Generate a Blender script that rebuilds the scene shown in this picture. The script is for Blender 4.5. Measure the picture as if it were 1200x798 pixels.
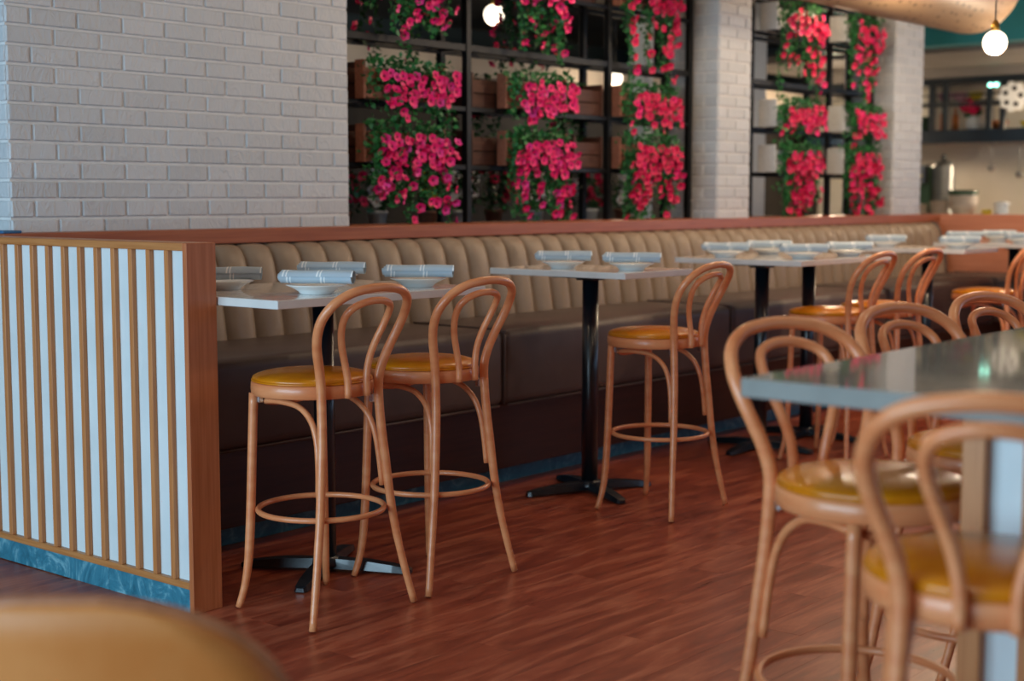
import bpy, bmesh, math, random
from mathutils import Vector, Matrix, Euler
random.seed(7)
PI = math.pi
SC = bpy.context.scene
COL = SC.collection
for o in list(bpy.data.objects):
    bpy.data.objects.remove(o)

def lin(h):
    h = h.lstrip('#')
    v = [int(h[i:i + 2], 16) / 255 for i in (0, 2, 4)]
    return tuple((c / 12.92 if c <= .04045 else ((c + .055) / 1.055) ** 2.4) for c in v) + (1,)

# ------------------------------------------------------------------ camera
cam_d = bpy.data.cameras.new('camera')
cam = bpy.data.objects.new('camera', cam_d)
COL.objects.link(cam)
cam.location = (0, 0, 1.40)
cam.rotation_euler = (math.radians(90 - 5.619), 0, math.radians(40.08 - 90))
cam_d.sensor_width = 36
cam_d.lens = 51.16
cam_d.clip_start = .05
cam_d.dof.use_dof = True
cam_d.dof.focus_distance = 5.05
cam_d.dof.aperture_fstop = 2.0
SC.camera = cam

# ------------------------------------------------------------------ world, light, exposure
w = bpy.data.worlds.new('world'); SC.world = w; w.use_nodes = True
bgn = w.node_tree.nodes['Background']
bgn.inputs[0].default_value = (.45, .66, 1, 1)
bgn.inputs[1].default_value = 1.0
SC.view_settings.view_transform = 'Standard'
SC.view_settings.look = 'None'
SC.view_settings.exposure = .15
SC.view_settings.gamma = 1
SC.view_settings.use_curve_mapping = False

def area(name, loc, rot, sx, sy, power, color):
    l = bpy.data.lights.new(name, 'AREA'); l.shape = 'RECTANGLE'; l.size = sx; l.size_y = sy
    l.energy = power; l.color = color
    o = bpy.data.objects.new(name, l); o.location = loc; o.rotation_euler = rot
    COL.objects.link(o)
    return o
# daylight entering through the glazed street side (behind and left of the camera) and the glazed side on the right
area('daylight_street', (-3.9, 3.3, 1.72), (0, math.radians(-90), 0), 2.3, 6.2, 380, (.56, .83, 1))
area('daylight_side', (9.0, -4.9, 2.2), (math.radians(90), 0, 0), 9.0, 1.3, 25, (.40, .66, 1))
area('added_far_light', (16.9, -1.0, 1.75), (0, math.radians(90), 0), 2.3, 6.0, 110, (.38, .64, 1))  # unseen far window light, added for blue rims and reflections

# ------------------------------------------------------------------ materials
MATS = {}
def newmat(name):
    m = bpy.data.materials.new(name); m.use_nodes = True
    MATS[name] = m
    nt = m.node_tree
    return m, nt, nt.nodes['Principled BSDF']
def N(nt, t, **kw):
    n = nt.nodes.new(t)
    for k, v in kw.items():
        setattr(n, k, v)
    return n
def coords(nt, scale, rand=True, src='Object'):
    tc = N(nt, 'ShaderNodeTexCoord'); mp = N(nt, 'ShaderNodeMapping')
    mp.inputs['Scale'].default_value = scale
    nt.links.new(tc.outputs[src], mp.inputs['Vector'])
    if rand:
        oi = N(nt, 'ShaderNodeObjectInfo'); mu = N(nt, 'ShaderNodeMath', operation='MULTIPLY')
        mu.inputs[1].default_value = 37.0
        nt.links.new(oi.outputs['Random'], mu.inputs[0])
        nt.links.new(mu.outputs[0], mp.inputs['Location'])
    return mp
def ramp(nt, cols):
    r = N(nt, 'ShaderNodeValToRGB')
    e = r.color_ramp.elements
    while len(e) < len(cols):
        e.new(.5)
    for i, (p, c) in enumerate(cols):
        e[i].position = p; e[i].color = c
    return r
def noisemat(name, c1, c2, rough=.5, scale=(8, 8, 8), detail=4, bump=0, bscale=60, lo=.35, hi=.65, metal=0, spec=.5, src='Object', rand=True, coat=0):
    m, nt, b = newmat(name)
    mp = coords(nt, scale, rand, src)
    nz = N(nt, 'ShaderNodeTexNoise'); nz.inputs['Detail'].default_value = detail; nz.inputs['Scale'].default_value = 1
    nt.links.new(mp.outputs[0], nz.inputs['Vector'])
    r = ramp(nt, [(lo, lin(c1)), (hi, lin(c2))])
    nt.links.new(nz.outputs['Fac'], r.inputs[0])
    nt.links.new(r.outputs[0], b.inputs['Base Color'])
    b.inputs['Roughness'].default_value = rough
    b.inputs['Metallic'].default_value = metal
    b.inputs['Specular IOR Level'].default_value = spec
    b.inputs['Coat Weight'].default_value = coat
    if bump:
        n2 = N(nt, 'ShaderNodeTexNoise'); n2.inputs['Scale'].default_value = bscale; n2.inputs['Detail'].default_value = 3
        tc = N(nt, 'ShaderNodeTexCoord'); nt.links.new(tc.outputs[src], n2.inputs['Vector'])
        bp = N(nt, 'ShaderNodeBump'); bp.inputs['Strength'].default_value = bump; bp.inputs['Distance'].default_value = .01
        nt.links.new(n2.outputs['Fac'], bp.inputs['Height']); nt.links.new(bp.outputs[0], b.inputs['Normal'])
    return m

noisemat('stool_wood', '#dc8554', '#e79866', .34, (6, 6, 30), 3, coat=.15)
noisemat('ochre_vinyl', '#cb760a', '#d88614', .27, (14, 14, 14), 3, bump=.03, bscale=220, coat=.1)
noisemat('brass_bracket', '#b9c6d2', '#dfe6ea', .25, metal=1)
noisemat('oak', '#b87340', '#c98650', .42, (90, 90, 4), 5)
noisemat('oak_y', '#b2723f', '#c4854f', .42, (90, 4, 90), 5)
noisemat('oak_post', '#b1643a', '#c2744a', .4, (80, 80, 3), 5)
noisemat('walnut', '#8a4a2c', '#9d5836', .42, (80, 80, 3), 5)
noisemat('ledge_wood', '#9a5230', '#ac623c', .4, (3, 80, 80), 5)
noisemat('base_wood_shaded', '#32170c', '#3d1d10', .4, (3, 60, 60), 5)  # dark brown wood, darkened further to carry the shade under the seat
noisemat('end_panel_wood', '#c07858', '#cc8666', .45, (60, 3, 60), 5)
noisemat('white_panel', '#d4dde0', '#dde5e8', .5, (5, 5, 5), 2)
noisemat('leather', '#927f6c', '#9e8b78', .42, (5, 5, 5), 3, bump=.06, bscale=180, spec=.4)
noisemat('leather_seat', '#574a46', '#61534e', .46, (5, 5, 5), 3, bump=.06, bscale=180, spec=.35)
noisemat('black_metal', '#0a151d', '#0e1c26', .28, (9, 9, 9), 2, spec=.7, coat=.15)
noisemat('trellis_metal', '#060708', '#0a0c0d', .5, (9, 9, 9), 2, spec=.3)
noisemat('stone_white', '#d9d7d4', '#e6e4e2', .06, (6, 6, 6), 5)
noisemat('porcelain', '#eef1f0', '#f6f7f6', .12, (6, 6, 6), 2)
noisemat('duct', '#c7ae90', '#d0b899', .5, (3, 3, 3), 2)
noisemat('teal_paint', '#1d7c86', '#22848e', .6, (3, 3, 3), 2)
noisemat('grey_paint', '#6e6a66', '#777370', .7, (2, 2, 2), 2)
noisemat('ceiling_paint', '#8d8780', '#97918a', .8, (2, 2, 2), 2)
noisemat('room_paint', '#6a6662', '#74706c', .8, (2, 2, 2), 2)
noisemat('dark_paint', '#2a2624', '#332e2b', .7, (3, 3, 3), 2)
noisemat('black_paint', '#141210', '#1b1816', .6, (3, 3, 3), 2)
noisemat('band_paint', '#c9bfb0', '#d4cbbd', .7, (3, 3, 3), 2)
noisemat('backroom_paint', '#4c5a5c', '#556365', .8, (2, 2, 2), 2)
noisemat('crate_wood', '#8a5540', '#9d6650', .55, (4, 60, 60), 5)
noisemat('crate_dark', '#4a2c22', '#5a3629', .6, (4, 60, 60), 5)
noisemat('crate_white', '#c8cdd0', '#d6dadc', .6, (4, 60, 60), 4)
noisemat('soil', '#1c1510', '#2c2218', .95, (60, 60, 60), 4)
noisemat('leaf', '#1d5a2e', '#3d8a48', .5, (14, 14, 14), 3, src='Generated', rand=False)
noisemat('leaf_dark', '#113a1f', '#27602f', .5, (14, 14, 14), 3, src='Generated', rand=False)
noisemat('stem', '#2c5a2a', '#3a6b33', .6)
noisemat('petal_pink', '#e60a68', '#f01e7a', .5, (30, 30, 30), 2)
noisemat('petal_red', '#d2064c', '#e0125a', .5, (30, 30, 30), 2)
noisemat('petal_magenta', '#e01f86', '#ee3a98', .5, (30, 30, 30), 2)
noisemat('petal_eye', '#7d0a30', '#96103c', .6, (30, 30, 30), 2)
noisemat('steel', '#8f9292', '#a2a5a4', .42, (4, 4, 60), 3, metal=1)
noisemat('cream', '#cfc2b0', '#dbcfbf', .4, (5, 5, 5), 2)
noisemat('blue_black', '#0b1826', '#10202f', .35, (6, 6, 6), 3)
noisemat('copper', '#c9743c', '#db8a50', .3, (6, 6, 6), 2, metal=.8)
noisemat('yellow_enamel', '#d8c02a', '#e6cf3c', .35, (6, 6, 6), 2)
noisemat('green_glass', '#3e5a44', '#4f6d54', .2, (6, 6, 6), 2)
noisemat('white_enamel', '#e6ebec', '#f0f3f3', .35, (6, 6, 6), 2)
noisemat('pink_ceramic', '#d99ab0', '#e6b0c2', .35, (6, 6, 6), 2)
noisemat('kitchen_tile', '#d6d2c2', '#e0dccf', .35, (2, 2, 2), 2)
noisemat('tan_leather', '#d0813f', '#db9150', .42, (7, 7, 7), 4, bump=.05, bscale=150)
noisemat('chair_wood', '#a66a48', '#b87a56', .4, (60, 60, 4), 4)
noisemat('blue_paper', '#2a5f8c', '#3a73a2', .6)
noisemat('brass', '#b98a3c', '#c99a4a', .3, metal=1)

def floor_mat(name, planked):
    m, nt, b = newmat(name)
    mp = coords(nt, (2.4, 15, 15), planked)
    nz = N(nt, 'ShaderNodeTexNoise'); nz.inputs['Scale'].default_value = 1; nz.inputs['Detail'].default_value = 6; nz.inputs['Roughness'].default_value = .62
    nz.inputs['Distortion'].default_value = .6
    nt.links.new(mp.outputs[0], nz.inputs['Vector'])
    r = ramp(nt, [(.30, lin('#742e1e')), (.5, lin('#9c4830')), (.70, lin('#c06e50'))])
    nt.links.new(nz.outputs['Fac'], r.inputs[0])
    last = r.outputs[0]
    if planked:
        oi = N(nt, 'ShaderNodeObjectInfo')
        mr = N(nt, 'ShaderNodeMapRange'); mr.inputs[3].default_value = .95; mr.inputs[4].default_value = 1.04
        nt.links.new(oi.outputs['Random'], mr.inputs[0])
        hs = N(nt, 'ShaderNodeHueSaturation')
        nt.links.new(mr.outputs[0], hs.inputs['Value']); nt.links.new(last, hs.inputs['Color'])
        last = hs.outputs[0]
    nt.links.new(last, b.inputs['Base Color'])
    rr = N(nt, 'ShaderNodeMapRange'); rr.inputs[3].default_value = .22; rr.inputs[4].default_value = .40
    nt.links.new(nz.outputs['Fac'], rr.inputs[0]); nt.links.new(rr.outputs[0], b.inputs['Roughness'])
    bp = N(nt, 'ShaderNodeBump'); bp.inputs['Strength'].default_value = .12; bp.inputs['Distance'].default_value = .003
    nt.links.new(nz.outputs['Fac'], bp.inputs['Height']); nt.links.new(bp.outputs[0], b.inputs['Normal'])
    return m
floor_mat('floor_plank_wood', True)
floor_mat('floor_base_wood', False)

def brick_mat():
    m, nt, b = newmat('painted_brick')
    b.inputs['Base Color'].default_value = lin('#d3d2d2'); b.inputs['Roughness'].default_value = .55
    mp = coords(nt, (22, 22, 9), True)
    nz = N(nt, 'ShaderNodeTexNoise'); nz.inputs['Scale'].default_value = 1; nz.inputs['Detail'].default_value = 3; nz.inputs['Distortion'].default_value = 1.2
    nt.links.new(mp.outputs[0], nz.inputs['Vector'])
    r = ramp(nt, [(.38, (0, 0, 0, 1)), (.5, (1, 1, 1, 1)), (.62, (.3, .3, .3, 1))])
    nt.links.new(nz.outputs['Fac'], r.inputs[0])
    bp = N(nt, 'ShaderNodeBump'); bp.inputs['Strength'].default_value = .6; bp.inputs['Distance'].default_value = .004
    nt.links.new(r.outputs[0], bp.inputs['Height']); nt.links.new(bp.outputs[0], b.inputs['Normal'])
    oi = N(nt, 'ShaderNodeObjectInfo'); rp = ramp(nt, [(0, lin('#c3c7cb')), (1, lin('#cfd3d7'))])  # cool tint puts the bluish daylight into the white paint
    nt.links.new(oi.outputs['Random'], rp.inputs[0]); nt.links.new(rp.outputs[0], b.inputs['Base Color'])
brick_mat()
noisemat('mortar', '#d6d6d6', '#dedede', .7, (20, 20, 20), 3, bump=.2, bscale=90)

def marble_blue():
    m, nt, b = newmat('blue_marble')
    mp = coords(nt, (7, 7, 7), True)
    nz = N(nt, 'ShaderNodeTexNoise'); nz.inputs['Scale'].default_value = 1; nz.inputs['Detail'].default_value = 8; nz.inputs['Distortion'].default_value = 2.2; nz.inputs['Roughness'].default_value = .7
    nt.links.new(mp.outputs[0], nz.inputs['Vector'])
    r = ramp(nt, [(.3, lin('#1f5f74')), (.52, lin('#3a8198')), (.66, lin('#7fb2c0'))])
    nt.links.new(nz.outputs['Fac'], r.inputs[0]); nt.links.new(r.outputs[0], b.inputs['Base Color'])
    b.inputs['Roughness'].default_value = .4
marble_blue()

def napkin_mat():
    m, nt, b = newmat('striped_napkin')
    mp = coords(nt, (1, 1, 1), False, 'UV')
    sx = N(nt, 'ShaderNodeSeparateXYZ'); nt.links.new(mp.outputs[0], sx.inputs[0])
    # helical stripes: u along the roll, v around it
    ad = N(nt, 'ShaderNodeMath', operation='MULTIPLY_ADD'); ad.inputs[1].default_value = .08
    nt.links.new(sx.outputs['Y'], ad.inputs[0]); nt.links.new(sx.outputs['X'], ad.inputs[2])
    mo = N(nt, 'ShaderNodeMath', operation='FRACT'); mu = N(nt, 'ShaderNodeMath', operation='MULTIPLY'); mu.inputs[1].default_value = 2.1
    nt.links.new(ad.outputs[0], mu.inputs[0]); nt.links.new(mu.outputs[0], mo.inputs[0])
    base, wht = lin('#b7c7d3'), lin('#f2f5f7')
    r = ramp(nt, [(0, base), (.44, base), (.45, wht), (.49, wht), (.50, base), (.54, base), (.55, wht), (.58, wht), (.59, base)])
    r.color_ramp.interpolation = 'LINEAR'
    nt.links.new(mo.outputs[0], r.inputs[0]); nt.links.new(r.outputs[0], b.inputs['Base Color'])
    b.inputs['Roughness'].default_value = .85
    wv = N(nt, 'ShaderNodeTexNoise'); wv.inputs['Scale'].default_value = 60
    bp = N(nt, 'ShaderNodeBump'); bp.inputs['Strength'].default_value = .1; bp.inputs['Distance'].default_value = .003
    nt.links.new(wv.outputs['Fac'], bp.inputs['Height']); nt.links.new(bp.outputs[0], b.inputs['Normal'])
napkin_mat()

def big_top_mat():
    m, nt, b = newmat('grey_stone')
    mp = coords(nt, (9, 9, 9), False)
    nz = N(nt, 'ShaderNodeTexNoise'); nz.inputs['Scale'].default_value = 1; nz.inputs['Detail'].default_value = 6
    nt.links.new(mp.outputs[0], nz.inputs['Vector'])
    r = ramp(nt, [(.35, lin('#8d908d')), (.65, lin('#9a9d9a'))])
    nt.links.new(nz.outputs['Fac'], r.inputs[0]); nt.links.new(r.outputs[0], b.inputs['Base Color'])
    b.inputs['Roughness'].default_value = .05
big_top_mat()

def duct_mat():
    m, nt, b = newmat('perforated_duct')
    mp = coords(nt, (1, 1, 1), False, 'UV')
    mp.inputs['Scale'].default_value = (110, 24, 1)
    vo = N(nt, 'ShaderNodeTexVoronoi'); vo.inputs['Scale'].default_value = 1; vo.inputs['Randomness'].default_value = .35
    nt.links.new(mp.outputs[0], vo.inputs['Vector'])
    r = ramp(nt, [(.15, lin('#3a2d22')), (.20, lin('#9c8266'))])
    nt.links.new(vo.outputs['Distance'], r.inputs[0]); nt.links.new(r.outputs[0], b.inputs['Base Color'])
    b.inputs['Roughness'].default_value = .5
duct_mat()

def emit(name, col, s):
    m, nt, b = newmat(name)
    b.inputs['Base Color'].default_value = lin(col)
    b.inputs['Emission Color'].default_value = lin(col); b.inputs['Emission Strength'].default_value = s
    return m
emit('lit_globe', '#fff0d8', 2.5)
emit('lit_led', '#8fe8d0', 6)

def glass():
    m, nt, b = newmat('clear_glass')
    b.inputs['Roughness'].default_value = .02
    b.inputs['Transmission Weight'].default_value = 1
    b.inputs['IOR'].default_value = 1.1
    b.inputs['Base Color'].default_value = (.95, .98, 1, 1)
glass()

# ------------------------------------------------------------------ mesh helpers
def bm_obj(name, bm, mat, parent=None, smooth=False, loc=None):
    me = bpy.data.meshes.new(name)
    bm.normal_update(); bm.to_mesh(me); bm.free()
    return me_obj(name, me, mat, parent, smooth, loc)
def me_obj(name, me, mat, parent=None, smooth=False, loc=None):
    if mat is not None:
        for mm in ([mat] if isinstance(mat, str) else mat):
            me.materials.append(MATS[mm])
    if smooth:
        for p in me.polygons:
            p.use_smooth = True
    o = bpy.data.objects.new(name, me); COL.objects.link(o)
    if parent is not None:
        o.parent = parent
    if loc is not None:
        o.location = loc
    return o
def tag(o, label=None, cat=None, group=None, kind=None):
    if label: o['label'] = label
    if cat: o['category'] = cat
    if group: o['group'] = group
    if kind: o['kind'] = kind
    return o
def empty(name, loc=(0, 0, 0), rz=0.0):
    o = bpy.data.objects.new(name, None); COL.objects.link(o)
    o.location = loc; o.rotation_euler = (0, 0, rz); o.empty_display_size = .1
    return o
def copy_tree(o, parent=None):
    c = o.copy(); COL.objects.link(c)
    if parent is not None:
        c.parent = parent
    for ch in [x for x in o.children]:
        copy_tree(ch, c)
    return c
def add_box(bm, x0, x1, y0, y1, z0, z1, bev=0, seg=1):
    r = bmesh.ops.create_cube(bm, size=1)
    vs = r['verts']
    for v in vs:
        v.co = Vector(((x0 + x1) / 2 + v.co.x * (x1 - x0), (y0 + y1) / 2 + v.co.y * (y1 - y0), (z0 + z1) / 2 + v.co.z * (z1 - z0)))
    if bev:
        es = list({e for v in vs for e in v.link_edges})
        bmesh.ops.bevel(bm, geom=es, offset=bev, segments=seg, profile=.5, affect='EDGES')
def box(name, x0, x1, y0, y1, z0, z1, mat, parent=None, bev=0, seg=1, smooth=False):
    """box whose origin is its own centre (local mesh), placed by location"""
    bm = bmesh.new()
    hx, hy, hz = (x1 - x0) / 2, (y1 - y0) / 2, (z1 - z0) / 2
    add_box(bm, -hx, hx, -hy, hy, -hz, hz, bev, seg)
    return bm_obj(name, bm, mat, parent, smooth, ((x0 + x1) / 2, (y0 + y1) / 2, (z0 + z1) / 2))
def catmull(pts, n=6, closed=False):
    P = [Vector(p) for p in pts]; out = []
    m = len(P)
    rng = m if closed else m - 1
    for i in range(rng):
        if closed:
            p0, p1, p2, p3 = P[(i - 1) % m], P[i], P[(i + 1) % m], P[(i + 2) % m]
        else:
            p1, p2 = P[i], P[i + 1]
            p0 = P[i - 1] if i > 0 else p1 * 2 - p2
            p3 = P[i + 2] if i + 2 < m else p2 * 2 - p1
        for k in range(n):
            t = k / n
            out.append(.5 * ((2 * p1) + (p2 - p0) * t + (2 * p0 - 5 * p1 + 4 * p2 - p3) * t * t + (3 * p1 - p0 - 3 * p2 + p3) * t ** 3))
    if not closed:
        out.append(P[-1])
    return out
def add_tube(bm, path, rad, seg=10, closed=False, cap=True, uv=False):
    path = [Vector(p) for p in path]; n = len(path)
    rads = rad if isinstance(rad, (list, tuple)) else [rad] * n
    tang = []
    for i in range(n):
        if closed:
            t = path[(i + 1) % n] - path[i - 1]
        else:
            t = path[min(i + 1, n - 1)] - path[max(i - 1, 0)]
        tang.append(t.normalized())
    ref = Vector((0, 0, 1)) if abs(tang[0].z) < .9 else Vector((1, 0, 0))
    u = (ref - tang[0] * ref.dot(tang[0])).normalized()
    rings = []
    for i in range(n):
        if i:
            u = (u - tang[i] * u.dot(tang[i])).normalized()
        v = tang[i].cross(u)
        rings.append([bm.verts.new(path[i] + (u * math.cos(2 * PI * k / seg) + v * math.sin(2 * PI * k / seg)) * rads[i]) for k in range(seg)])
    lay = bm.loops.layers.uv.verify() if uv else None
    m = n if closed else n - 1
    for i in range(m):
        a, b = rings[i], rings[(i + 1) % n]
        off = 0
        if closed and i == n - 1:   # best alignment of the closing ring
            off = min(range(seg), key=lambda s: (a[0].co - b[s].co).length)
        for k in range(seg):
            f = bm.faces.new((a[k], a[(k + 1) % seg], b[(k + 1 + off) % seg], b[(k + off) % seg]))
            f.smooth = True
            if lay is not None:
                for lp, (uu, vv) in zip(f.loops, ((i / m, k / seg), (i / m, (k + 1) / seg), ((i + 1) / m, (k + 1) / seg), ((i + 1) / m, k / seg))):
                    lp[lay].uv = (uu, vv)
    if not closed and cap:
        bm.faces.new(list(reversed(rings[0]))); bm.faces.new(rings[-1])
def tube(name, path, rad, mat, parent=None, seg=10, closed=False, uv=False):
    bm = bmesh.new(); add_tube(bm, path, rad, seg, closed, True, uv)
    return bm_obj(name, bm, mat, parent)
def add_lathe(bm, prof, seg=24, cx=0, cy=0, smooth=True):
    rings = []
    for r, z in prof:
        if r < 1e-5:
            rings.append([bm.verts.new((cx, cy, z))])
        else:
            rings.append([bm.verts.new((cx + r * math.cos(2 * PI * k / seg), cy + r * math.sin(2 * PI * k / seg), z)) for k in range(seg)])
    for a, b in zip(rings, rings[1:]):
        for k in range(seg):
            k2 = (k + 1) % seg
            if len(a) == 1 and len(b) == 1: continue
            if len(a) == 1: f = bm.faces.new((a[0], b[k2], b[k]))
            elif len(b) == 1: f = bm.faces.new((a[k], a[k2], b[0]))
            else: f = bm.faces.new((a[k], a[k2], b[k2], b[k]))
            f.smooth = smooth
def lathe(name, prof, mat, parent=None, seg=24, loc=None):
    bm = bmesh.new(); add_lathe(bm, prof, seg)
    bmesh.ops.recalc_face_normals(bm, faces=bm.faces[:])
    return bm_obj(name, bm, mat, parent, loc=loc)

# ------------------------------------------------------------------ the room
def struct(name, *a, **k):
    o = box(name, *a, **k); o['kind'] = 'structure'; return o
fl = struct('floor', -4, 17, -5, 11.5, -.10, -.003, 'floor_base_wood')
# planks laid lengthwise along the bench
PW, PL = .15, 1.22
bm = bmesh.new(); add_box(bm, -PL / 2 + .0003, PL / 2 - .0003, -PW / 2 + .0002, PW / 2 - .0002, -.0028, 0, .0003)
plank_me = bpy.data.meshes.new('plank'); bm.to_mesh(plank_me); bm.free(); plank_me.materials.append(MATS['floor_plank_wood'])
for j in range(31):
    off = (j * .43) % PL
    for i in range(7):
        o = bpy.data.objects.new('plank', plank_me); COL.objects.link(o); o.parent = fl
        # parent origin is the centre of the slab
        o.location = (1.9 + i * PL + off - fl.location.x, .05 + j * PW - fl.location.y, 0 - fl.location.z)
struct('ceiling', -4, 17, -5, 11.5, 3.35, 3.45, 'ceiling_paint')

def wall_with_windows(name, axis, pos, a0, a1, wins, z0, z1, mat, t=.12):
    """wall perpendicular to axis at pos, window openings wins=[(b0,b1)] between z0 and z1, one mesh"""
    bm = bmesh.new()
    def put(b0, b1, c0, c1):
        if axis == 'x': add_box(bm, pos - t, pos, b0, b1, c0, c1)
        else: add_box(bm, b0, b1, pos - t, pos, c0, c1)
    put(a0, a1, 0, z0); put(a0, a1, z1, 3.35)
    prev = a0
    for b0, b1 in wins:
        put(prev, b0, z0, z1); prev = b1
    put(prev, a1, z0, z1)
    return tag(bm_obj(name, bm, mat), kind='structure')
wall_with_windows('wall_street', 'x', -4.0, -5, 11.5, [(.2, 6.4)], .55, 2.9, 'room_paint')
wall_with_windows('wall_right', 'y', -5.0, -4, 17, [(4.5, 13.5)], 1.55, 2.9, 'room_paint')
wall_with_windows('wall_far', 'x', 17.1, -5, 11.5, [(-4.0, 2.0)], .55, 2.95, 'room_paint', .1)  # unseen opening added to go with the blue far light
struct('wall_backroom', -4, 17, 11.5, 11.6, 0, 3.35, 'backroom_paint')

# ------------------------------------------------------------------ brick wall and pillars
BL, BH, BX0, BZ0 = .2235, .0785, 3.240, 1.2345
YW = 5.40
bricks = {}
def brick_mesh(l, h, d, key):
    if key not in bricks:
        bm = bmesh.new(); add_box(bm, -l / 2, l / 2, -d / 2, d / 2, -h / 2, h / 2, .0045)
        me = bpy.data.meshes.new('brick'); bm.to_mesh(me); bm.free(); me.materials.append(MATS['painted_brick'])
        bricks[key] = me
    return bricks[key]
MJ = .011
def lay_face(wall, axis, pos, a0, a1, z0, rows, phase=0):
    """bricks proud of the wall plane. axis 'y': face looks to -Y, runs in X; axis 'x': face looks to -X, runs in Y"""
    for r in range(rows):
        z = z0 + (r + .5) * BH
        edges = []
        x = a0 + (BL / 2 if (r + phase) % 2 else 0) - BL
        while x < a1:
            b0, b1 = max(x, a0), min(x + BL, a1)
            if b1 - b0 > .05: edges.append((b0, b1))
            x += BL
        for b0, b1 in edges:
            l = round(b1 - b0 - MJ, 4)
            me = brick_mesh(l, BH - MJ, .013, (l,))
            o = bpy.data.objects.new('brick', me); COL.objects.link(o); o.parent = wall
            jit = random.uniform(-.0015, .0015)
            if axis == 'y':
                o.location = Vector(((b0 + b1) / 2, pos - .001 + jit, z)) - wall.location
            else:
                o.location = Vector((pos - .001 + jit, (b0 + b1) / 2, z)) - wall.location
                o.rotation_euler = (0, 0, PI / 2)
WD = 5.86    # back of the wall
wl = struct('wall_back', BX0 + .005, 5.139 - .005, YW + .004, WD, 0, 3.35, 'mortar')
lay_face(wl, 'y', YW + .004, BX0, 5.139, BZ0, 18)
lay_face(wl, 'x', BX0 + .005, YW, WD, BZ0, 15, 1)
p1 = struct('pillar_1', 8.615, 9.03, YW + .004, WD, 0, 3.35, 'mortar')
lay_face(p1, 'y', YW + .004, 8.61, 9.035, BZ0, 22)
lay_face(p1, 'x', 8.615, YW, WD, BZ0, 22, 1)
p2 = struct('pillar_2', 11.325, 11.85, YW + .004, WD, 0, 3.35, 'mortar')
lay_face(p2, 'y', YW + .004, 11.32, 11.855, BZ0, 22)
lay_face(p2, 'x', 11.325, YW, WD, BZ0, 22, 1)
# low dwarf walls under the openings, behind the bench
struct('wall_dwarf_1', 5.134, 8.615, YW + .02, WD, 0, 1.19, 'dark_paint')
struct('wall_dwarf_2', 9.03, 11.325, YW + .02, WD, 0, 1.19, 'dark_paint')

# ------------------------------------------------------------------ banquette
BE = 11.80
bq = tag(empty('banquette', (3.08, 4.5, 0)), 'long tan leather banquette with vertical channel tufted back along the brick wall', 'banquette')
def bqo(p): return Vector(p) - bq.location
def channel_mesh():
    W = .165; nu, nv = 14, 18
    bm = bmesh.new()
    # profile (front surface line) from bottom to top then over to the back
    prof = [(5.10, .70), (5.10, .775), (5.107, .83), (5.119, .90), (5.133, .97), (5.147, 1.04), (5.162, 1.10), (5.175, 1.135), (5.190, 1.158), (5.207, 1.172), (5.232, 1.178), (5.265, 1.178)]
    grid = []
    for (y, z) in prof:
        row = []
        for i in range(nu + 1):
            t = i / nu * 2 - 1
            b = .046 * (1 - abs(t) ** 2.2) ** .62
            # bulge outwards along the profile normal, approximated by -y and a little +z near the top
            k = max(0, min(1, (z - 1.12) / .07))
            row.append(bm.verts.new((t * W / 2, y - b * (1 - .5 * k), z + b * .28 * k)))
        grid.append(row)
    for a, b in zip(grid, grid[1:]):
        for i in range(nu):
            f = bm.faces.new((a[i], a[i + 1], b[i + 1], b[i])); f.smooth = True
    me = bpy.data.meshes.new('channel'); bm.normal_update(); bm.to_mesh(me); bm.free()
    me.materials.append(MATS['leather'])
    return me
chm = channel_mesh()
nch = int((BE - 3.08) / .165)
for i in range(nch):
    o = bpy.data.objects.new('back_channel', chm); COL.objects.link(o); o.parent = bq
    o.location = bqo((3.105 + (i + .5) * .165, 0, 0))
BEnd = 3.105 + nch * .165
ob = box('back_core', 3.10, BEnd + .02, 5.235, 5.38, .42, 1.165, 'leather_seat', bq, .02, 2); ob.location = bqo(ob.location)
# rounded end roll closing the back
ob = tube('back_end_roll', [bqo(p) for p in catmull([(BEnd + .012, 5.09, .76), (BEnd + .012, 5.11, .95), (BEnd + .012, 5.15, 1.10), (BEnd + .012, 5.19, 1.17), (BEnd + .012, 5.27, 1.18)], 4)], .025, 'leather_seat', bq)
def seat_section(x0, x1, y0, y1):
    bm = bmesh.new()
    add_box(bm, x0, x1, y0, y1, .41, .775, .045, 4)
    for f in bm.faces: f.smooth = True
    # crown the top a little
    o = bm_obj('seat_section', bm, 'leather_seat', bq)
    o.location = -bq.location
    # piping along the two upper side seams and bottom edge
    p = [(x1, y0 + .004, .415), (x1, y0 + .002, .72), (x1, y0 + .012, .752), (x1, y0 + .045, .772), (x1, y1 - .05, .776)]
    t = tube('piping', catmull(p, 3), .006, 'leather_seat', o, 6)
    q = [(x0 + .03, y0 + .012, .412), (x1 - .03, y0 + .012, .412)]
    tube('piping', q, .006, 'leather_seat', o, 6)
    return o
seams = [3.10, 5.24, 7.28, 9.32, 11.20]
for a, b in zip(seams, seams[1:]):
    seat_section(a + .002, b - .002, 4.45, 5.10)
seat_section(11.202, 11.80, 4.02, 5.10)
ob = box('wood_base', 3.10, 11.80, 4.50, 5.2, .095, .415, 'base_wood_shaded', bq, .004); ob.location = bqo(ob.location)
for i in range(8):
    x0 = 3.10 + i * 1.088
    ob = box('marble_skirting', x0 + .001, min(x0 + 1.088, 11.80), 4.60, 4.64, 0, .095, 'blue_marble', bq, .002); ob.location = bqo(ob.location)

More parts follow.
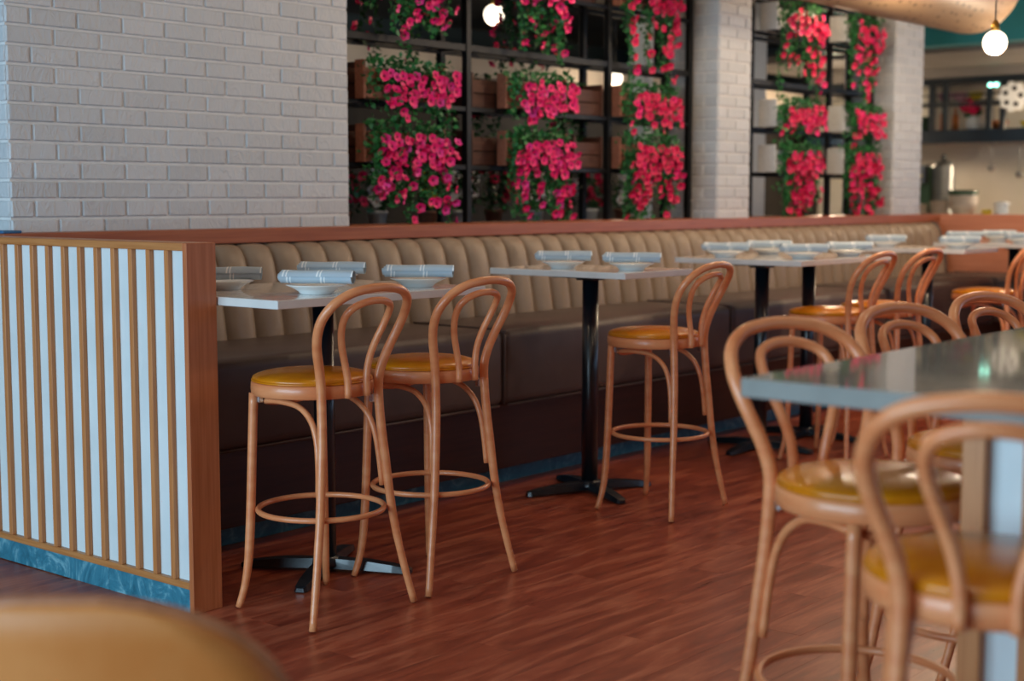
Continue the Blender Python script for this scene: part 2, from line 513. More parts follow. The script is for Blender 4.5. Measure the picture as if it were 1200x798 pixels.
lg = struct('trim_1', 3.096, 11.86, 5.215, 5.395, 1.192, 1.257, 'ledge_wood', bev=.003)
lg2 = struct('trim_2', 5.15, 8.60, 5.396, 5.70, 1.2, 1.257, 'ledge_wood')
lg3 = struct('trim_3', 9.045, 11.31, 5.396, 5.70, 1.2, 1.257, 'ledge_wood')

# ------------------------------------------------------------------ slatted partition at the bench's end
PX0, PX1, PY0, PY1 = 2.972, 3.094, 3.900, 5.85
pt = tag(empty('slatted_partition', (PX0, PY0, 0)), 'low wooden partition with vertical slats over white panels beside the brick wall', 'partition')
def pbox(name, x0, x1, y0, y1, z0, z1, mat, bev=.002, par=pt):
    o = box(name, x0, x1, y0, y1, z0, z1, mat, par, bev)
    o.location = Vector(o.location) - pt.location
    return o
pbox('end_post', PX0, PX1, PY0, PY0 + .022, 0, 1.250, 'oak_post')
pbox('top_rail', PX0, PX1, PY0 + .022, PY1, 1.224, 1.250, 'oak_y')
pbox('bottom_rail', PX0, PX0 + .02, PY0 + .022, PY1, .082, .106, 'oak_y')
pbox('white_panel', PX0 + .020, PX0 + .03, PY0 + .022, PY1, .106, 1.224, 'white_panel', 0)
pbox('back_panel', PX1 - .02, PX1, PY0 + .022, PY1, .01, 1.224, 'walnut', 0)
y = PY0 + .022; k = 0
while y < PY1:
    y2 = min(y + .47, PY1)
    pbox('marble_skirting', PX0 + .004, PX0 + .03, y + .0008, y2 - .0008, 0, .082, 'blue_marble', .001); y = y2
for k in range(18):
    y = PY0 + .022 + .0785 + k * .1015
    if y + .021 < PY1:
        pbox('slat', PX0 + .001, PX0 + .020, y, y + .023, .106, 1.224, 'oak')
tag(box('folded_menu', 3.115, 3.20, 5.25, 5.36, 1.257, 1.268, 'blue_paper', None, .003), 'small blue folded card lying on the wooden ledge behind the partition', 'card')

# ------------------------------------------------------------------ tables on pedestals
def pedestal_table(x0, x1, y0, y1, poles, label, rot=.3, group=None):
    cx, cy = (x0 + x1) / 2, (y0 + y1) / 2
    t = tag(empty('bar_table', (cx, cy, 0)), label, 'table', group)
    hx, hy = (x1 - x0) / 2, (y1 - y0) / 2
    bm = bmesh.new(); add_box(bm, -hx, hx, -hy, hy, 1.038, 1.067, .002)
    bm_obj('table_top', bm, 'stone_white', t)
    for (px, py) in poles:
        x, y = px - cx, py - cy
        bm = bmesh.new(); add_lathe(bm, [(0, .045), (.039, .045), (.039, 1.018), (0, 1.018)], 20, x, y); 
        bmesh.ops.recalc_face_normals(bm, faces=bm.faces[:])
        bm_obj('pole', bm, 'black_metal', t)
        bm = bmesh.new(); add_box(bm, x - .13, x + .13, y - .13, y + .13, 1.026, 1.038, .002); add_box(bm, x - .05, x + .05, y - .05, y + .05, 1.012, 1.026, .002)
        bm_obj('mounting_plate', bm, 'black_metal', t)
        b = lathe('hub', [(0, .058), (.042, .058), (.05, .05), (.055, .03), (.055, .022), (0, .022)], 'black_metal', t, 20, (x, y, 0))
        for a in (0, 1, 2, 3):
            ang = a * PI / 2 + rot
            bm = bmesh.new()
            L = .33
            prof = [(.0, .03, .014, .052), (.16, .030, .012, .046), (.26, .029, .008, .034), (L - .012, .025, .004, .024), (L, .016, .004, .018)]
            rows = []
            for (d, hw, zb, zt) in prof:
                rows.append([bm.verts.new((d, -hw, zb)), bm.verts.new((d, hw, zb)), bm.verts.new((d, hw * .8, zt)), bm.verts.new((d, -hw * .8, zt))])
            for r0, r1 in zip(rows, rows[1:]):
                for q in range(4):
                    bm.faces.new((r0[q], r0[(q + 1) % 4], r1[(q + 1) % 4], r1[q]))
            bm.faces.new(list(reversed(rows[0]))); bm.faces.new(rows[-1])
            bmesh.ops.recalc_face_normals(bm, faces=bm.faces[:])
            f = bm_obj('foot', bm, 'black_metal', t); f.location = (x, y, 0); f.rotation_euler = (0, 0, ang)
            lathe('glide', [(0, .0), (.012, 0), (.012, .008), (0, .008)], 'black_metal', f, 10, (L - .03, 0, 0))
    return t
pedestal_table(3.102, 4.125, 3.60, 4.39, [(3.665, 4.0)], 'white topped bar table on black pedestal set for four beside the slatted partition', .54)
pedestal_table(5.225, 5.765, 3.745, 4.535, [(5.49, 4.135)], 'small white topped bar table on one black pedestal set with two napkins, single stool', -.45)
pedestal_table(6.80, 7.875, 3.745, 4.535, [(7.07, 4.135), (7.60, 4.135)], 'white topped bar table on two black pedestals set with four napkins', 0)
pedestal_table(8.98, 9.53, 3.78, 4.57, [(9.28, 4.16)], 'small white topped bar table between the two pedestal table and the wood end panel', -.45)
pedestal_table(10.28, 11.12, 3.78, 4.57, [(10.80, 4.16)], 'white topped bar table beside the wood panelled end of the banquette', 0)

# ------------------------------------------------------------------ plates with napkin rolls
def plate_mesh():
    bm = bmesh.new()
    add_lathe(bm, [(0, 0), (.054, 0), (.058, .003), (.063, .010), (.082, .021), (.103, .030), (.106, .032), (.103, .033), (.082, .026), (.058, .016), (0, .013)], 32)
    bmesh.ops.recalc_face_normals(bm, faces=bm.faces[:])
    me = bpy.data.meshes.new('plate'); bm.to_mesh(me); bm.free(); me.materials.append(MATS['porcelain'])
    return me
def napkin_mesh(seed):
    rnd = random.Random(seed)
    bm = bmesh.new(); lay = bm.loops.layers.uv.verify()
    nu, turns, nv = 14, 2.4, 44
    L = .255
    grid = []
    for i in range(nu + 1):
        s = i / nu; row = []
        for j in range(nv + 1):
            t = j / nv
            a = t * turns * 2 * PI + .5
            r = .013 + .0195 * t + .0012 * math.sin(s * 9 + a) 
            sk = (t - .5) * .018      # oblique roll: ends step like a cone
            flat = .82
            x = (s - .5) * L + sk * (1 if s > .5 else 1)
            row.append((bm.verts.new((x, math.cos(a) * r * 1.08, .0295 + math.sin(a) * r * flat)), (s, t * turns)))
        grid.append(row)
    for i in range(nu):
        for j in range(nv):
            q = (grid[i][j], grid[i + 1][j], grid[i + 1][j + 1], grid[i][j + 1])
            f = bm.faces.new([v for v, _ in q]); f.smooth = True
            for lp, (_, uv) in zip(f.loops, q): lp[lay].uv = uv
    me = bpy.data.meshes.new('napkin_roll'); bm.normal_update(); bm.to_mesh(me); bm.free(); me.materials.append(MATS['striped_napkin'])
    return me
plm = plate_mesh(); npm = [napkin_mesh(s) for s in range(3)]
def setting(x, y, ang, where, k, dx=0):
    o = bpy.data.objects.new('plate', plm); COL.objects.link(o); o.location = (x, y, 1.067)
    tag(o, 'white plate ' + where, 'plate', 'plates on the bar tables')
    n = bpy.data.objects.new('napkin_roll', npm[k % 3]); COL.objects.link(n); n.location = (x, y, 1.067 + .0275); n.rotation_euler = (0, 0, ang)
    tag(n, 'rolled striped napkin ' + where, 'napkin', 'napkin rolls on the bar tables')
A0 = math.radians(-52)
k = 0
T1 = 'on the four-place table, '
for (x, y, da, wh) in [
    (3.42, 3.765, -.10, T1 + 'stool side by the partition'), (3.94, 3.775, .02, T1 + 'stool side far from the partition'),
    (3.91, 4.215, .0, T1 + 'bench side far from the partition'), (3.37, 4.20, .1, T1 + 'bench side by the partition'),
    (5.42, 4.245, .0, 'on the single-stool table, bench side'), (5.47, 3.885, -.06, 'on the single-stool table, stool side'),
    (7.03, 4.35, -.1, 'on the two-pedestal table, bench side, nearer the single-stool table'), (7.52, 4.36, -.05, 'on the two-pedestal table, bench side towards the end panel'),
    (7.10, 3.90, .06, 'on the two-pedestal table, stool side, nearer the single-stool table'), (7.60, 3.885, .1, 'on the two-pedestal table, stool side towards the end panel'),
    (9.16, 4.41, -.05, 'on the small table before the end one, bench side'), (9.20, 3.91, .05, 'on the small table before the end one, stool side'),
    (10.50, 4.43, .0, 'on the table by the end panel, bench side, far from it'), (10.98, 4.36, .05, 'on the table by the end panel, bench side, nearest it'), (10.48, 3.98, .0, 'on the table by the end panel, stool side')]:
    setting(x, y, A0 + da, wh, k); k += 1

# ------------------------------------------------------------------ bentwood bar stools
def make_stool():
    s = empty('bar_stool')
    rw = .0135
    # outer bow: right rear leg, hoop, left rear leg in one bent piece
    half = [(.235, -.205, .004), (.208, -.190, .12), (.183, -.177, .24), (.163, -.168, .36), (.148, -.160, .50), (.136, -.152, .62), (.131, -.146, .72), (.132, -.145, .79), (.146, -.153, .85), (.168, -.168, .91), (.184, -.190, .965), (.186, -.217, 1.015), (.165, -.250, 1.062), (.118, -.274, 1.093), (.06, -.286, 1.106)]
    hr = [.0128, .0135, .0145, .0155, .016, .0162, .0162, .0162, .0162, .016, .016, .0158, .0155, .0152, .015, .015]
    path = half + [(0, -.290, 1.110)] + [(-x, y, z) for x, y, z in reversed(half)]
    tube('back_hoop_and_rear_legs', catmull(path, 4), [hr[min(k // 4, 15)] if k < 62 else hr[min((120 - k) // 4, 15)] for k in range(121)], 'stool_wood', s, 12)
    ih = [(.043, -.179, .742), (.043, -.178, .80), (.055, -.177, .86), (.076, -.186, .92), (.094, -.206, .975), (.097, -.230, 1.02), (.080, -.254, 1.048), (.042, -.268, 1.063)]
    tube('inner_back_hoop', catmull(ih + [(0, -.272, 1.067)] + [(-x, y, z) for x, y, z in reversed(ih)], 4), .0122, 'stool_wood', s, 10)
    for sx in (-1, 1):
        p = [(sx * .202, .205, .004), (sx * .186, .190, .08), (sx * .176, .181, .17), (sx * .169, .176, .30), (sx * .164, .172, .45), (sx * .159, .169, .60), (sx * .154, .166, .742)]
        tube('front_leg', catmull(p, 4), [.012 + .004 * min(1, k / 10) for k in range(25)], 'stool_wood', s, 12)
    # seat ring
    RC = .042
    bm = bmesh.new()
    add_lathe(bm, [(.170, .740), (.201, .738), (.206, .742), (.208, .760), (.207, .778), (.203, .783), (.17, .783), (.17, .740)], 40, 0, RC)
    bmesh.ops.recalc_face_normals(bm, faces=bm.faces[:])
    bm_obj('seat_ring', bm, 'stool_wood', s)
    pad = lathe('seat_pad', [(0, .770), (.17, .770), (.192, .782), (.200, .787), (.203, .793), (.200, .799), (.190, .805), (.165, .812), (.12, .818), (.06, .821), (0, .822)], 'ochre_vinyl', s, 40, (0, RC, 0))
    bm = bmesh.new(); add_tube(bm, [(.2025 * math.cos(a * PI / 24), .2025 * math.sin(a * PI / 24), .787) for a in range(48)], .0035, 6, True)
    bm_obj('piping', bm, 'ochre_vinyl', pad)
    # foot ring
    bm = bmesh.new(); add_tube(bm, [(.214 * math.cos(a * PI / 24), .214 * math.sin(a * PI / 24) + .004, .345) for a in range(48)], .0098, 10, True)
    bm_obj('foot_ring', bm, 'stool_wood', s)
    # bent brace: low on one rear leg, up and round under the seat, down to the other rear leg
    hb = [(.146, -.143, .42), (.139, -.136, .52), (.133, -.122, .605), (.128, -.090, .668), (.126, -.03, .708), (.133, .05, .720), (.131, .115, .717), (.105, .158, .708), (.05, .170, .699)]
    tube('bent_brace', catmull(hb + [(0, .172, .696)] + [(-x, y, z) for x, y, z in reversed(hb)], 4), .0105, 'stool_wood', s, 9)
    for sx in (-1, 1):
        for (px, py, z) in ((sx * .119, -.128, .724), (sx * .143, .150, .724)):
            bm = bmesh.new(); add_box(bm, -.010, .010, -.011, .011, -.016, .014, .003)
            o = bm_obj('metal_bracket', bm, 'brass_bracket', s); o.location = (px, py, z)
    return s
proto = make_stool()
G = 'bentwood bar stools'
stools = [
    (3.328, 3.648, .0, 'bentwood bar stool at the four-place table, next to the slatted partition'),
    (3.872, 3.648, .0, 'bentwood bar stool at the four-place table, second from the slatted partition'),
    (5.400, 3.668, .04, 'bentwood bar stool with ochre seat standing alone at the small single-stool table'),
    (7.02, 3.66, .0, 'bentwood bar stool at the two-pedestal table, on the side of the single-stool table'),
    (7.60, 3.66, -.02, 'bentwood bar stool at the two-pedestal table, on the side of the end panel'),
    (9.14, 3.66, .05, 'bentwood bar stool with ochre seat at the small table before the end one'),
    (10.45, 3.68, .0, 'bentwood bar stool with ochre seat at the table by the wood end panel'),
    (2.875, 1.43, PI - .40, 'bentwood bar stool at the grey stone table, aisle side, at the corner'),
    (3.50, 1.42, PI - .30, 'bentwood bar stool at the grey stone table, aisle side, second from the corner'),
    (4.08, 1.42, PI - .28, 'bentwood bar stool at the grey stone table, aisle side, third from the corner'),
    (2.28, .90, -PI / 2 + .38, 'bentwood bar stool with its back turned, at the short end of the grey stone table'),
]
for i, (x, y, r, lb) in enumerate(stools):
    o = proto if i == 0 else copy_tree(proto)
    o.location = (x, y, 0); o.rotation_euler = (0, 0, r)
    tag(o, lb, 'stool', G)

# ------------------------------------------------------------------ large stone-topped table on a slatted base
bt = tag(empty('island_table', (4.4, .75, 0)), 'large grey stone topped bar table on a slatted wooden base with white panels', 'table')
def tb(name, x0, x1, y0, y1, z0, z1, mat, bev=.002):
    o = box(name, x0, x1, y0, y1, z0, z1, mat, bt, bev); o.location = Vector(o.location) - bt.location; return o
tb('table_top', 2.32, 6.45, .15, 1.40, 1.031, 1.067, 'grey_stone', .003)
EX = 2.63
tb('corner_post', EX, EX + .06, 1.055, 1.10, 0, 1.031, 'oak')
tb('corner_post', EX, EX + .06, .45, .495, 0, 1.031, 'oak')
tb('white_panel', EX + .03, EX + .042, .495, 1.055, .0, 1.031, 'white_panel', 0)
for k in range(5):
    yy = 1.055 - .072 - k * .1
    tb('slat', EX, EX + .03, yy - .026, yy, .0, 1.031, 'oak')
tb('white_panel', EX + .06, 6.1, 1.058, 1.07, 0, 1.031, 'white_panel', 0)
tb('white_panel', EX + .06, 6.1, .48, .492, 0, 1.031, 'white_panel', 0)
for k in range(33):
    xx = EX + .15 + k * .1
    tb('slat', xx, xx + .026, 1.07, 1.10, 0, 1.031, 'oak')
tb('corner_post', 6.1, 6.16, 1.055, 1.10, 0, 1.031, 'oak')
tb('corner_post', 6.1, 6.16, .45, .495, 0, 1.031, 'oak')

# ------------------------------------------------------------------ tan chair in the foreground, seen from behind
ch = tag(empty('dining_chair', (1.16, 1.80, 0), math.radians(-50)), 'tan leather dining chair with a rounded backrest beside the slatted partition', 'chair')
def back_slab():
    bm = bmesh.new()
    W, z0, z1, nx, nz = .66, .42, .838, 24, 18
    def shape(u, v):      # u -1..1 across, v 0..1 up ; superellipse shoulders
        e = 2.5
        hw = W / 2 * (1 - max(0, (v - .35) / .65) ** e) ** (1 / e) if v > .35 else W / 2 * (.90 + .10 * v / .35)
        return u * max(hw, .06), z0 + (z1 - z0) * v
    def ypos(x, z, side):
        curve = .30 * x * x
        rec = -(z - z0) * .16
        return curve + rec + side
    F, B = [], []
    vs = [0, .1, .2, .3, .4, .5, .6, .68, .75, .81, .86, .90, .935, .96, .98, .992, 1.0]
    for v in vs:
        rf, rb = [], []
        for i in range(nx + 1):
            u = i / nx * 2 - 1
            x, z = shape(u, v)
            ed = min(1, (1 - abs(u)) * 6, (1 - v) * 10 + .0)
            th = .012 + .020 * math.sqrt(max(0, min(1, ed)))
            rf.append(bm.verts.new((x, ypos(x, z, th), z))); rb.append(bm.verts.new((x, ypos(x, z, -th), z)))
        F.append(rf); B.append(rb)
    for a, b in zip(F, F[1:]):
        for i in range(nx): bm.faces.new((a[i + 1], a[i], b[i], b[i + 1])).smooth = True
    for a, b in zip(B, B[1:]):
        for i in range(nx): bm.faces.new((a[i], a[i + 1], b[i + 1], b[i])).smooth = True
    for i in range(nx):
        bm.faces.new((F[-1][i + 1], F[-1][i], B[-1][i], B[-1][i + 1])).smooth = True
        bm.faces.new((F[0][i], F[0][i + 1], B[0][i + 1], B[0][i])).smooth = True
    for j in range(len(vs) - 1):
        bm.faces.new((F[j][0], B[j][0], B[j + 1][0], F[j + 1][0])).smooth = True
        bm.faces.new((B[j][nx], F[j][nx], F[j + 1][nx], B[j + 1][nx])).smooth = True
    rim = [((F[j][0].co + B[j][0].co) / 2) for j in range(len(vs))] + [((F[-1][i].co + B[-1][i].co) / 2) for i in range(1, nx)] + [((F[j][nx].co + B[j][nx].co) / 2) for j in range(len(vs) - 1, -1, -1)]
    bk = bm_obj('backrest', bm, 'tan_leather', ch)
    tube('wooden_rim', rim, .011, 'chair_wood', bk, 8)
back_slab()
bm = bmesh.new(); add_box(bm, -.25, .25, .03, .50, .42, .485, .025, 3)
for f in bm.faces: f.smooth = True
bm_obj('seat', bm, 'tan_leather', ch)
for (x, y) in ((-.22, .05), (.22, .05), (-.22, .46), (.22, .46)):
    tube('leg', [(x * 1.08, y + (.02 if y > .2 else -.02), 0), (x, y, .43)], [.013, .019], 'chair_wood', ch, 10)
bm = bmesh.new(); add_box(bm, -.22, .22, .055, .075, .37, .42, .003); add_box(bm, -.22, .22, .445, .465, .37, .42, .003)
add_box(bm, -.23, -.21, .06, .46, .37, .42, .003); add_box(bm, .21, .23, .06, .46, .37, .42, .003)
bm_obj('seat_frame', bm, 'chair_wood', ch)

# ------------------------------------------------------------------ steel trellises in the wall openings
def trellis(x0, posts, x1, label):
    YF, YB = 5.60, 5.80
    t = tag(empty('steel_trellis', (posts[0], YF, 1.257)), label, 'trellis')
    org = t.location
    def tbx(name, a0, a1, b0, b1, c0, c1):
        o = box(name, a0, a1, b0, b1, c0, c1, 'trellis_metal', t, .002); o.location = Vector(o.location) - org
    for p in posts:
        for yy in (YF, YB):
            tbx('post', p - .02, p + .02, yy - .02, yy + .02, 1.257, 2.90)
        for z in (1.90, 2.25, 2.88):
            tbx('tie_bar', p - .012, p + .012, YF, YB, z - .012, z + .012)
    for a, b in zip([x0] + posts, posts + [x1]):
        if b - a < .1: continue
        for z in (1.57, 1.90, 2.25, 2.60, 2.88):
            for yy in (YF, YB):
                tbx('rail', a + .02 if a != x0 else a, b - .02 if b != x1 else b, yy - .014, yy + .014, z - .014 - (.012 if z == 2.25 else 0), z + .014)
trellis(5.16, [6.254, 7.607, 8.545], 8.56, 'black steel trellis holding three columns of planters between the brick wall and the first pillar')
trellis(9.06, [9.36, 10.56, 11.29], 11.3, 'black steel trellis holding two columns of planters between the two brick pillars')

# ------------------------------------------------------------------ hanging planters with flowers
def flower_mesh(mat, s, wob):
    bm = bmesh.new(); n = 10
    c = bm.verts.new((0, 0, -.010 * s))
    r1 = [bm.verts.new((math.cos(2 * PI * k / n) * .007 * s, math.sin(2 * PI * k / n) * .007 * s, .004 * s)) for k in range(n)]
    r2 = [bm.verts.new((math.cos(2 * PI * k / n) * (.028 if k % 2 else .024) * s, math.sin(2 * PI * k / n) * (.028 if k % 2 else .024) * s, (.010 + (.004 if k % 2 else -.003) * wob) * s)) for k in range(n)]
    st = bm.verts.new((0, 0, -.03 * s))
    for k in range(n):
        k2 = (k + 1) % n
        f = bm.faces.new((c, r1[k], r1[k2])); f.material_index = 1; f.smooth = True
        f = bm.faces.new((r1[k], r2[k], r2[k2], r1[k2])); f.smooth = True
    me = bpy.data.meshes.new('flower'); bm.normal_update(); bm.to_mesh(me); bm.free()
    me.materials.append(MATS[mat]); me.materials.append(MATS['petal_eye'])
    return me
FM = {'pink': [flower_mesh('petal_pink', 1.0, 1), flower_mesh('petal_pink', 1.15, .6), flower_mesh('petal_magenta', 1.0, .8)],
      'red': [flower_mesh('petal_red', 1.0, 1), flower_mesh('petal_red', 1.15, .6), flower_mesh('petal_pink', 1.0, .8)]}
def leaf_quads(bm, p, s, rnd):
    """a folded pointed leaf of two quads"""
    d = Vector((rnd.uniform(-1, 1), rnd.uniform(-1.2, .3), rnd.uniform(-1, .6))).normalized()
    sd = d.cross(Vector((rnd.uniform(-1, 1), rnd.uniform(-1, 1), rnd.uniform(-1, 1)))).normalized()
    nn = d.cross(sd)
    a = bm.verts.new(p); b = bm.verts.new(p + d * s)
    m = p + d * s * .45
    l = bm.verts.new(m + sd * s * .34 + nn * s * .12); r = bm.verts.new(m - sd * s * .34 + nn * s * .12)
    bm.faces.new((a, l, b)).smooth = True; bm.faces.new((a, b, r)).smooth = True
def planter(x0, x1, zr, tone, nd, ntr, trail, label, seed, box_mat='crate_wood', spread=.16, leafn=420, over=0.0, back=False):
    rnd = random.Random(seed)
    yb0, yb1 = (5.53 if box_mat == 'crate_wood' else 5.455, 5.585) if not back else (5.63, 5.77)
    cx = (x0 + x1) / 2
    t = tag(empty('flower_planter', (cx, yb0, zr + .015)), label, 'planter', 'flower planters on the trellises')
    org = Vector(t.location)
    h = .17
    bm = bmesh.new()
    o = box('end_board', x0, x0 + .018, yb0 - .012, yb1, zr + .015, zr + .015 + h + .03, box_mat, t, .002); o.location = Vector(o.location) - org
    o = box('end_board', x1 - .018, x1, yb0 - .012, yb1, zr + .015, zr + .015 + h + .03, box_mat, t, .002); o.location = Vector(o.location) - org
    for q in range(2):
        for (ya, yc) in ((yb0, yb0 + .014), (yb1 - .014, yb1)):
            o = box('side_board', x0 + .018, x1 - .018, ya, yc, zr + .018 + q * .082, zr + .018 + q * .082 + .076, box_mat, t, .002); o.location = Vector(o.location) - org
    o = box('soil', x0 + .018, x1 - .018, yb0 + .014, yb1 - .014, zr + .02, zr + .15, 'soil', t); o.location = Vector(o.location) - org
    fy = yb0 - .01 if not back else yb1 + .01
    sg = -1 if not back else 1
    # foliage: a mat over the box front and trailing strands
    bm = bmesh.new()
    top = zr + h + .02
    for i in range(leafn):
        z = top + .05 - (abs(rnd.gauss(0, 1)) * .5) * (.30)
        p = Vector((rnd.uniform(x0 + .0, x1 + .01), fy + sg * rnd.uniform(-.03, .055), z))
        leaf_quads(bm, p - org, rnd.uniform(.028, .05), rnd)
    strands = []
    for i in range(ntr):
        x = rnd.uniform(x0 + .03, x1 - .02); ln = trail * rnd.uniform(.55, 1.05)
        pts = [Vector((x, fy + sg * .02, top))]
        n = max(4, int(ln / .035))
        for q in range(n):
            pts.append(pts[-1] + Vector((rnd.gauss(0, .006), rnd.gauss(0, .005), -ln / n)))
        strands.append(pts)
        for p in pts[2:]:
            for _ in range(4):
                leaf_quads(bm, p - org + Vector((rnd.gauss(0, .012), rnd.gauss(0, .01), 0)), rnd.uniform(.026, .046), rnd)
        add_tube(bm, [p - org for p in pts], .0022, 4)
    tag(bm_obj('foliage', bm, 'leaf' if not back else 'leaf_dark', t), kind='stuff')
    def flower(p, out):
        me = rnd.choices(FM[tone], (5, 4, 2))[0]
        f = bpy.data.objects.new('flower', me); COL.objects.link(f); f.parent = t
        f.location = p - org
        f.rotation_euler = out.to_track_quat('Z', 'Y').to_euler()
    placed = []
    tries = 0
    while len(placed) < nd and tries < 4000:
        tries += 1
        x = rnd.uniform(x0 + .09, x1 + .01); z = top - .02 - abs(rnd.gauss(0, .5)) * spread - rnd.uniform(0, .09)
        if any((x - a) ** 2 + (z - b) ** 2 < .036 ** 2 for a, b in placed): continue
        placed.append((x, z))
        flower(Vector((x, fy + sg * rnd.uniform(.05, .085), z)), Vector((rnd.gauss(-.25, .3), sg * 1, rnd.gauss(.05, .3))))
    for pts in strands:
        for p in pts[3:]:
            if rnd.random() < .34:
                flower(p + Vector((rnd.gauss(0, .015), sg * rnd.uniform(.02, .05), 0)), Vector((rnd.gauss(-.2, .5), sg * 1, rnd.gauss(-.4, .4))))
W1 = 'in the trellis bay next to the white brick wall'
W2 = 'in the middle bay of the wide trellis'
W3 = 'in the trellis bay before the first pillar'
W4 = 'in the wide bay of the far trellis'
W5 = 'in the narrow bay of the far trellis'
cols = [(5.36, 5.99, 'pink', W1, 0), (6.50, 7.08, 'pink', W2, 1), (7.63, 8.22, 'red', W3, 2), (9.46, 10.08, 'red', W4, 3), (10.52, 11.06, 'red', W5, 4)]
for x0, x1, tone, wh, k in cols:
    bmats = 'crate_wood' if k < 3 else 'crate_white'
    planter(x0, x1, 2.60, tone, 26 if k else 6, 11, .62, 'topmost flower planter ' + wh, 100 + k, bmats, .14, 300)
    planter(x0, x1, 1.90, tone, 36, 6, .30, 'middle flower planter ' + wh, 200 + k, bmats, .09, 440)
    planter(x0, x1, 1.57, tone, 34, 22, .52, 'lowest trailing flower planter ' + wh, 300 + k, bmats, .09, 440)
# planters on the far face of the trellises
for k, (x0, x1, z) in enumerate([(5.16, 5.46, 1.90), (5.16, 5.46, 1.57), (6.32, 6.78, 1.90), (6.32, 6.78, 1.57), (7.28, 7.58, 1.90), (7.28, 7.58, 1.57)]):
    lv = 'upper' if z > 1.7 else 'lower'
    wh = ['beside the white brick wall', 'beside the white brick wall', 'behind the middle bay', 'behind the middle bay', 'before the last bay', 'before the last bay'][k]
    planter(x0, x1, z, 'red', 10, 6, .34, lv + ' dark planter on the far face of the wide trellis ' + wh, 400 + k, 'crate_dark', .12, 120, back=True)
for k, (x0, x1) in enumerate([(5.55, 6.2), (6.75, 7.5), (9.07, 9.33)]):
    planter(x0, x1, 2.60, 'red', 12, 8, .62, 'high dark planter on the trellis far face ' + ['by the white brick wall', 'behind the middle bay', 'behind the first pillar'][k], 500 + k, 'crate_dark', .12, 160, back=True)

# ------------------------------------------------------------------ the room behind the trellises
box_bh = struct('beam_1', 4, 15.8, 8.4, 8.7, 2.43, 2.68, 'band_paint')
struct('wall_backroom_low', 4, 15.8, 8.5, 8.7, 0, 2.43, 'black_paint')
struct('pillar_3', 9.27, 9.39, 6.48, 6.62, 0, 3.35, 'white_panel')
struct('pillar_4', 12.2, 12.5, 7.3, 7.6, 0, 3.35, 'white_panel')

# low counter with potted flowers behind the wide trellis
bc = tag(empty('back_counter', (7.4, 6.55, 0)), 'dark counter with potted flowers in the room behind the wide trellis', 'counter')
o = box('counter_body', 5.3, 9.2, 6.35, 6.75, 0, 1.16, 'black_paint', bc, .003); o.location = Vector(o.location) - bc.location
o = box('counter_top', 5.27, 9.23, 6.32, 6.78, 1.16, 1.20, 'crate_dark', bc, .003); o.location = Vector(o.location) - bc.location
FW = flower_mesh('white_enamel', 1.3, 1); FY = flower_mesh('yellow_enamel', 1.3, 1); FR = flower_mesh('petal_red', 1.3, 1)
POTS = [('white', FW), ('red', FR), ('white', FW), ('yellow', FY), ('white', FW), ('red', FR), ('white', FW), ('white', FW), ('red', FR), ('white', FW)]
for k, (cn, fm) in enumerate(POTS):
    rn = random.Random(900 + k)
    v = tag(empty('potted_flower', (5.75 + k * .36, 6.5 + rn.uniform(-.05, .05), 1.20)), 'pot of %s flowers, %s from the brick wall on the counter behind the trellis' % (cn, 'first second third fourth fifth sixth seventh eighth ninth tenth'.split()[k]), 'plant', 'potted flowers behind the trellis')
    lathe('pot', [(0, 0), (.045, 0), (.062, .10), (.068, .10), (.066, .115), (0, .10)], 'crate_wood' if k % 2 else 'white_enamel', v, 14)
    bm = bmesh.new()
    for i in range(90): leaf_quads(bm, Vector((rn.gauss(0, .05), rn.gauss(0, .05), .12 + rn.random() * .22)), .06, rn)
    tag(bm_obj('foliage', bm, 'leaf_dark', v), kind='stuff')
    for i in range(12):
        f = bpy.data.objects.new('flower', fm); COL.objects.link(f); f.parent = v
        f.location = (rn.uniform(-.13, .13), -.05 + rn.gauss(0, .03), .16 + rn.random() * .24)
        f.rotation_euler = Vector((rn.gauss(-.4, .4), -1, rn.gauss(.1, .4))).to_track_quat('Z', 'Y').to_euler()

# ------------------------------------------------------------------ pendant lamps
def pendant(x, y, z, label, power=14, r=.066, mat='lit_globe'):
    t = tag(empty('pendant_lamp', (x, y, z)), label, 'lamp', 'globe pendant lamps')
    g = lathe('glass_globe', [(0, -r)] + [(r * math.sin(a), -r * math.cos(a)) for a in [i * PI / 14 for i in range(1, 13)]] + [(.02, r * .95)], mat, t, 24)
    lathe('brass_cap', [(0, r * .9), (.022, r * .9), (.024, r * .9 + .02), (.018, r * .9 + .05), (.010, r * .9 + .062), (0, r * .9 + .062)], 'brass', t, 16)
    tube('cord', [(0, 0, r * .9 + .06), (0, 0, 3.35 - z)], .004, 'black_metal', t, 6)
    l = bpy.data.lights.new('bulb', 'POINT'); l.energy = power; l.color = (1, .75, .50); l.shadow_soft_size = r
    lo = bpy.data.objects.new('bulb', l); COL.objects.link(lo); lo.parent = t
    lo.location = (0, 0, -r - .03)
    return t
for k, x in enumerate((3.6, 5.5, 7.35, 9.2)):
    pendant(x, 3.95, 2.86, 'lit globe bulb hanging high over the tables, %s of its row from the partition' % 'first second third fourth'.split()[k], (9, 17, 24, 38)[k])
for k, x in enumerate((2.0, 4.5, 7.0)):
    pendant(x, 1.2, 2.86, 'lit globe bulb high over the stone table, %s from its short end' % 'first second third'.split()[k], 18)
for k, x in enumerate((7.0, 9.9)):
    pendant(x, 5.06, 3.02, 'added unseen globe bulb high between duct and wall, over the %s trellis' % ('wide', 'far')[k], (9, 13)[k])  # lamps added out of view to wash pillars and flowers with warm light
pendant(11.2, 3.85, 2.60, 'added unseen globe bulb warming the second brick pillar', 50)  # lamp added off to the right to warm the pillar face
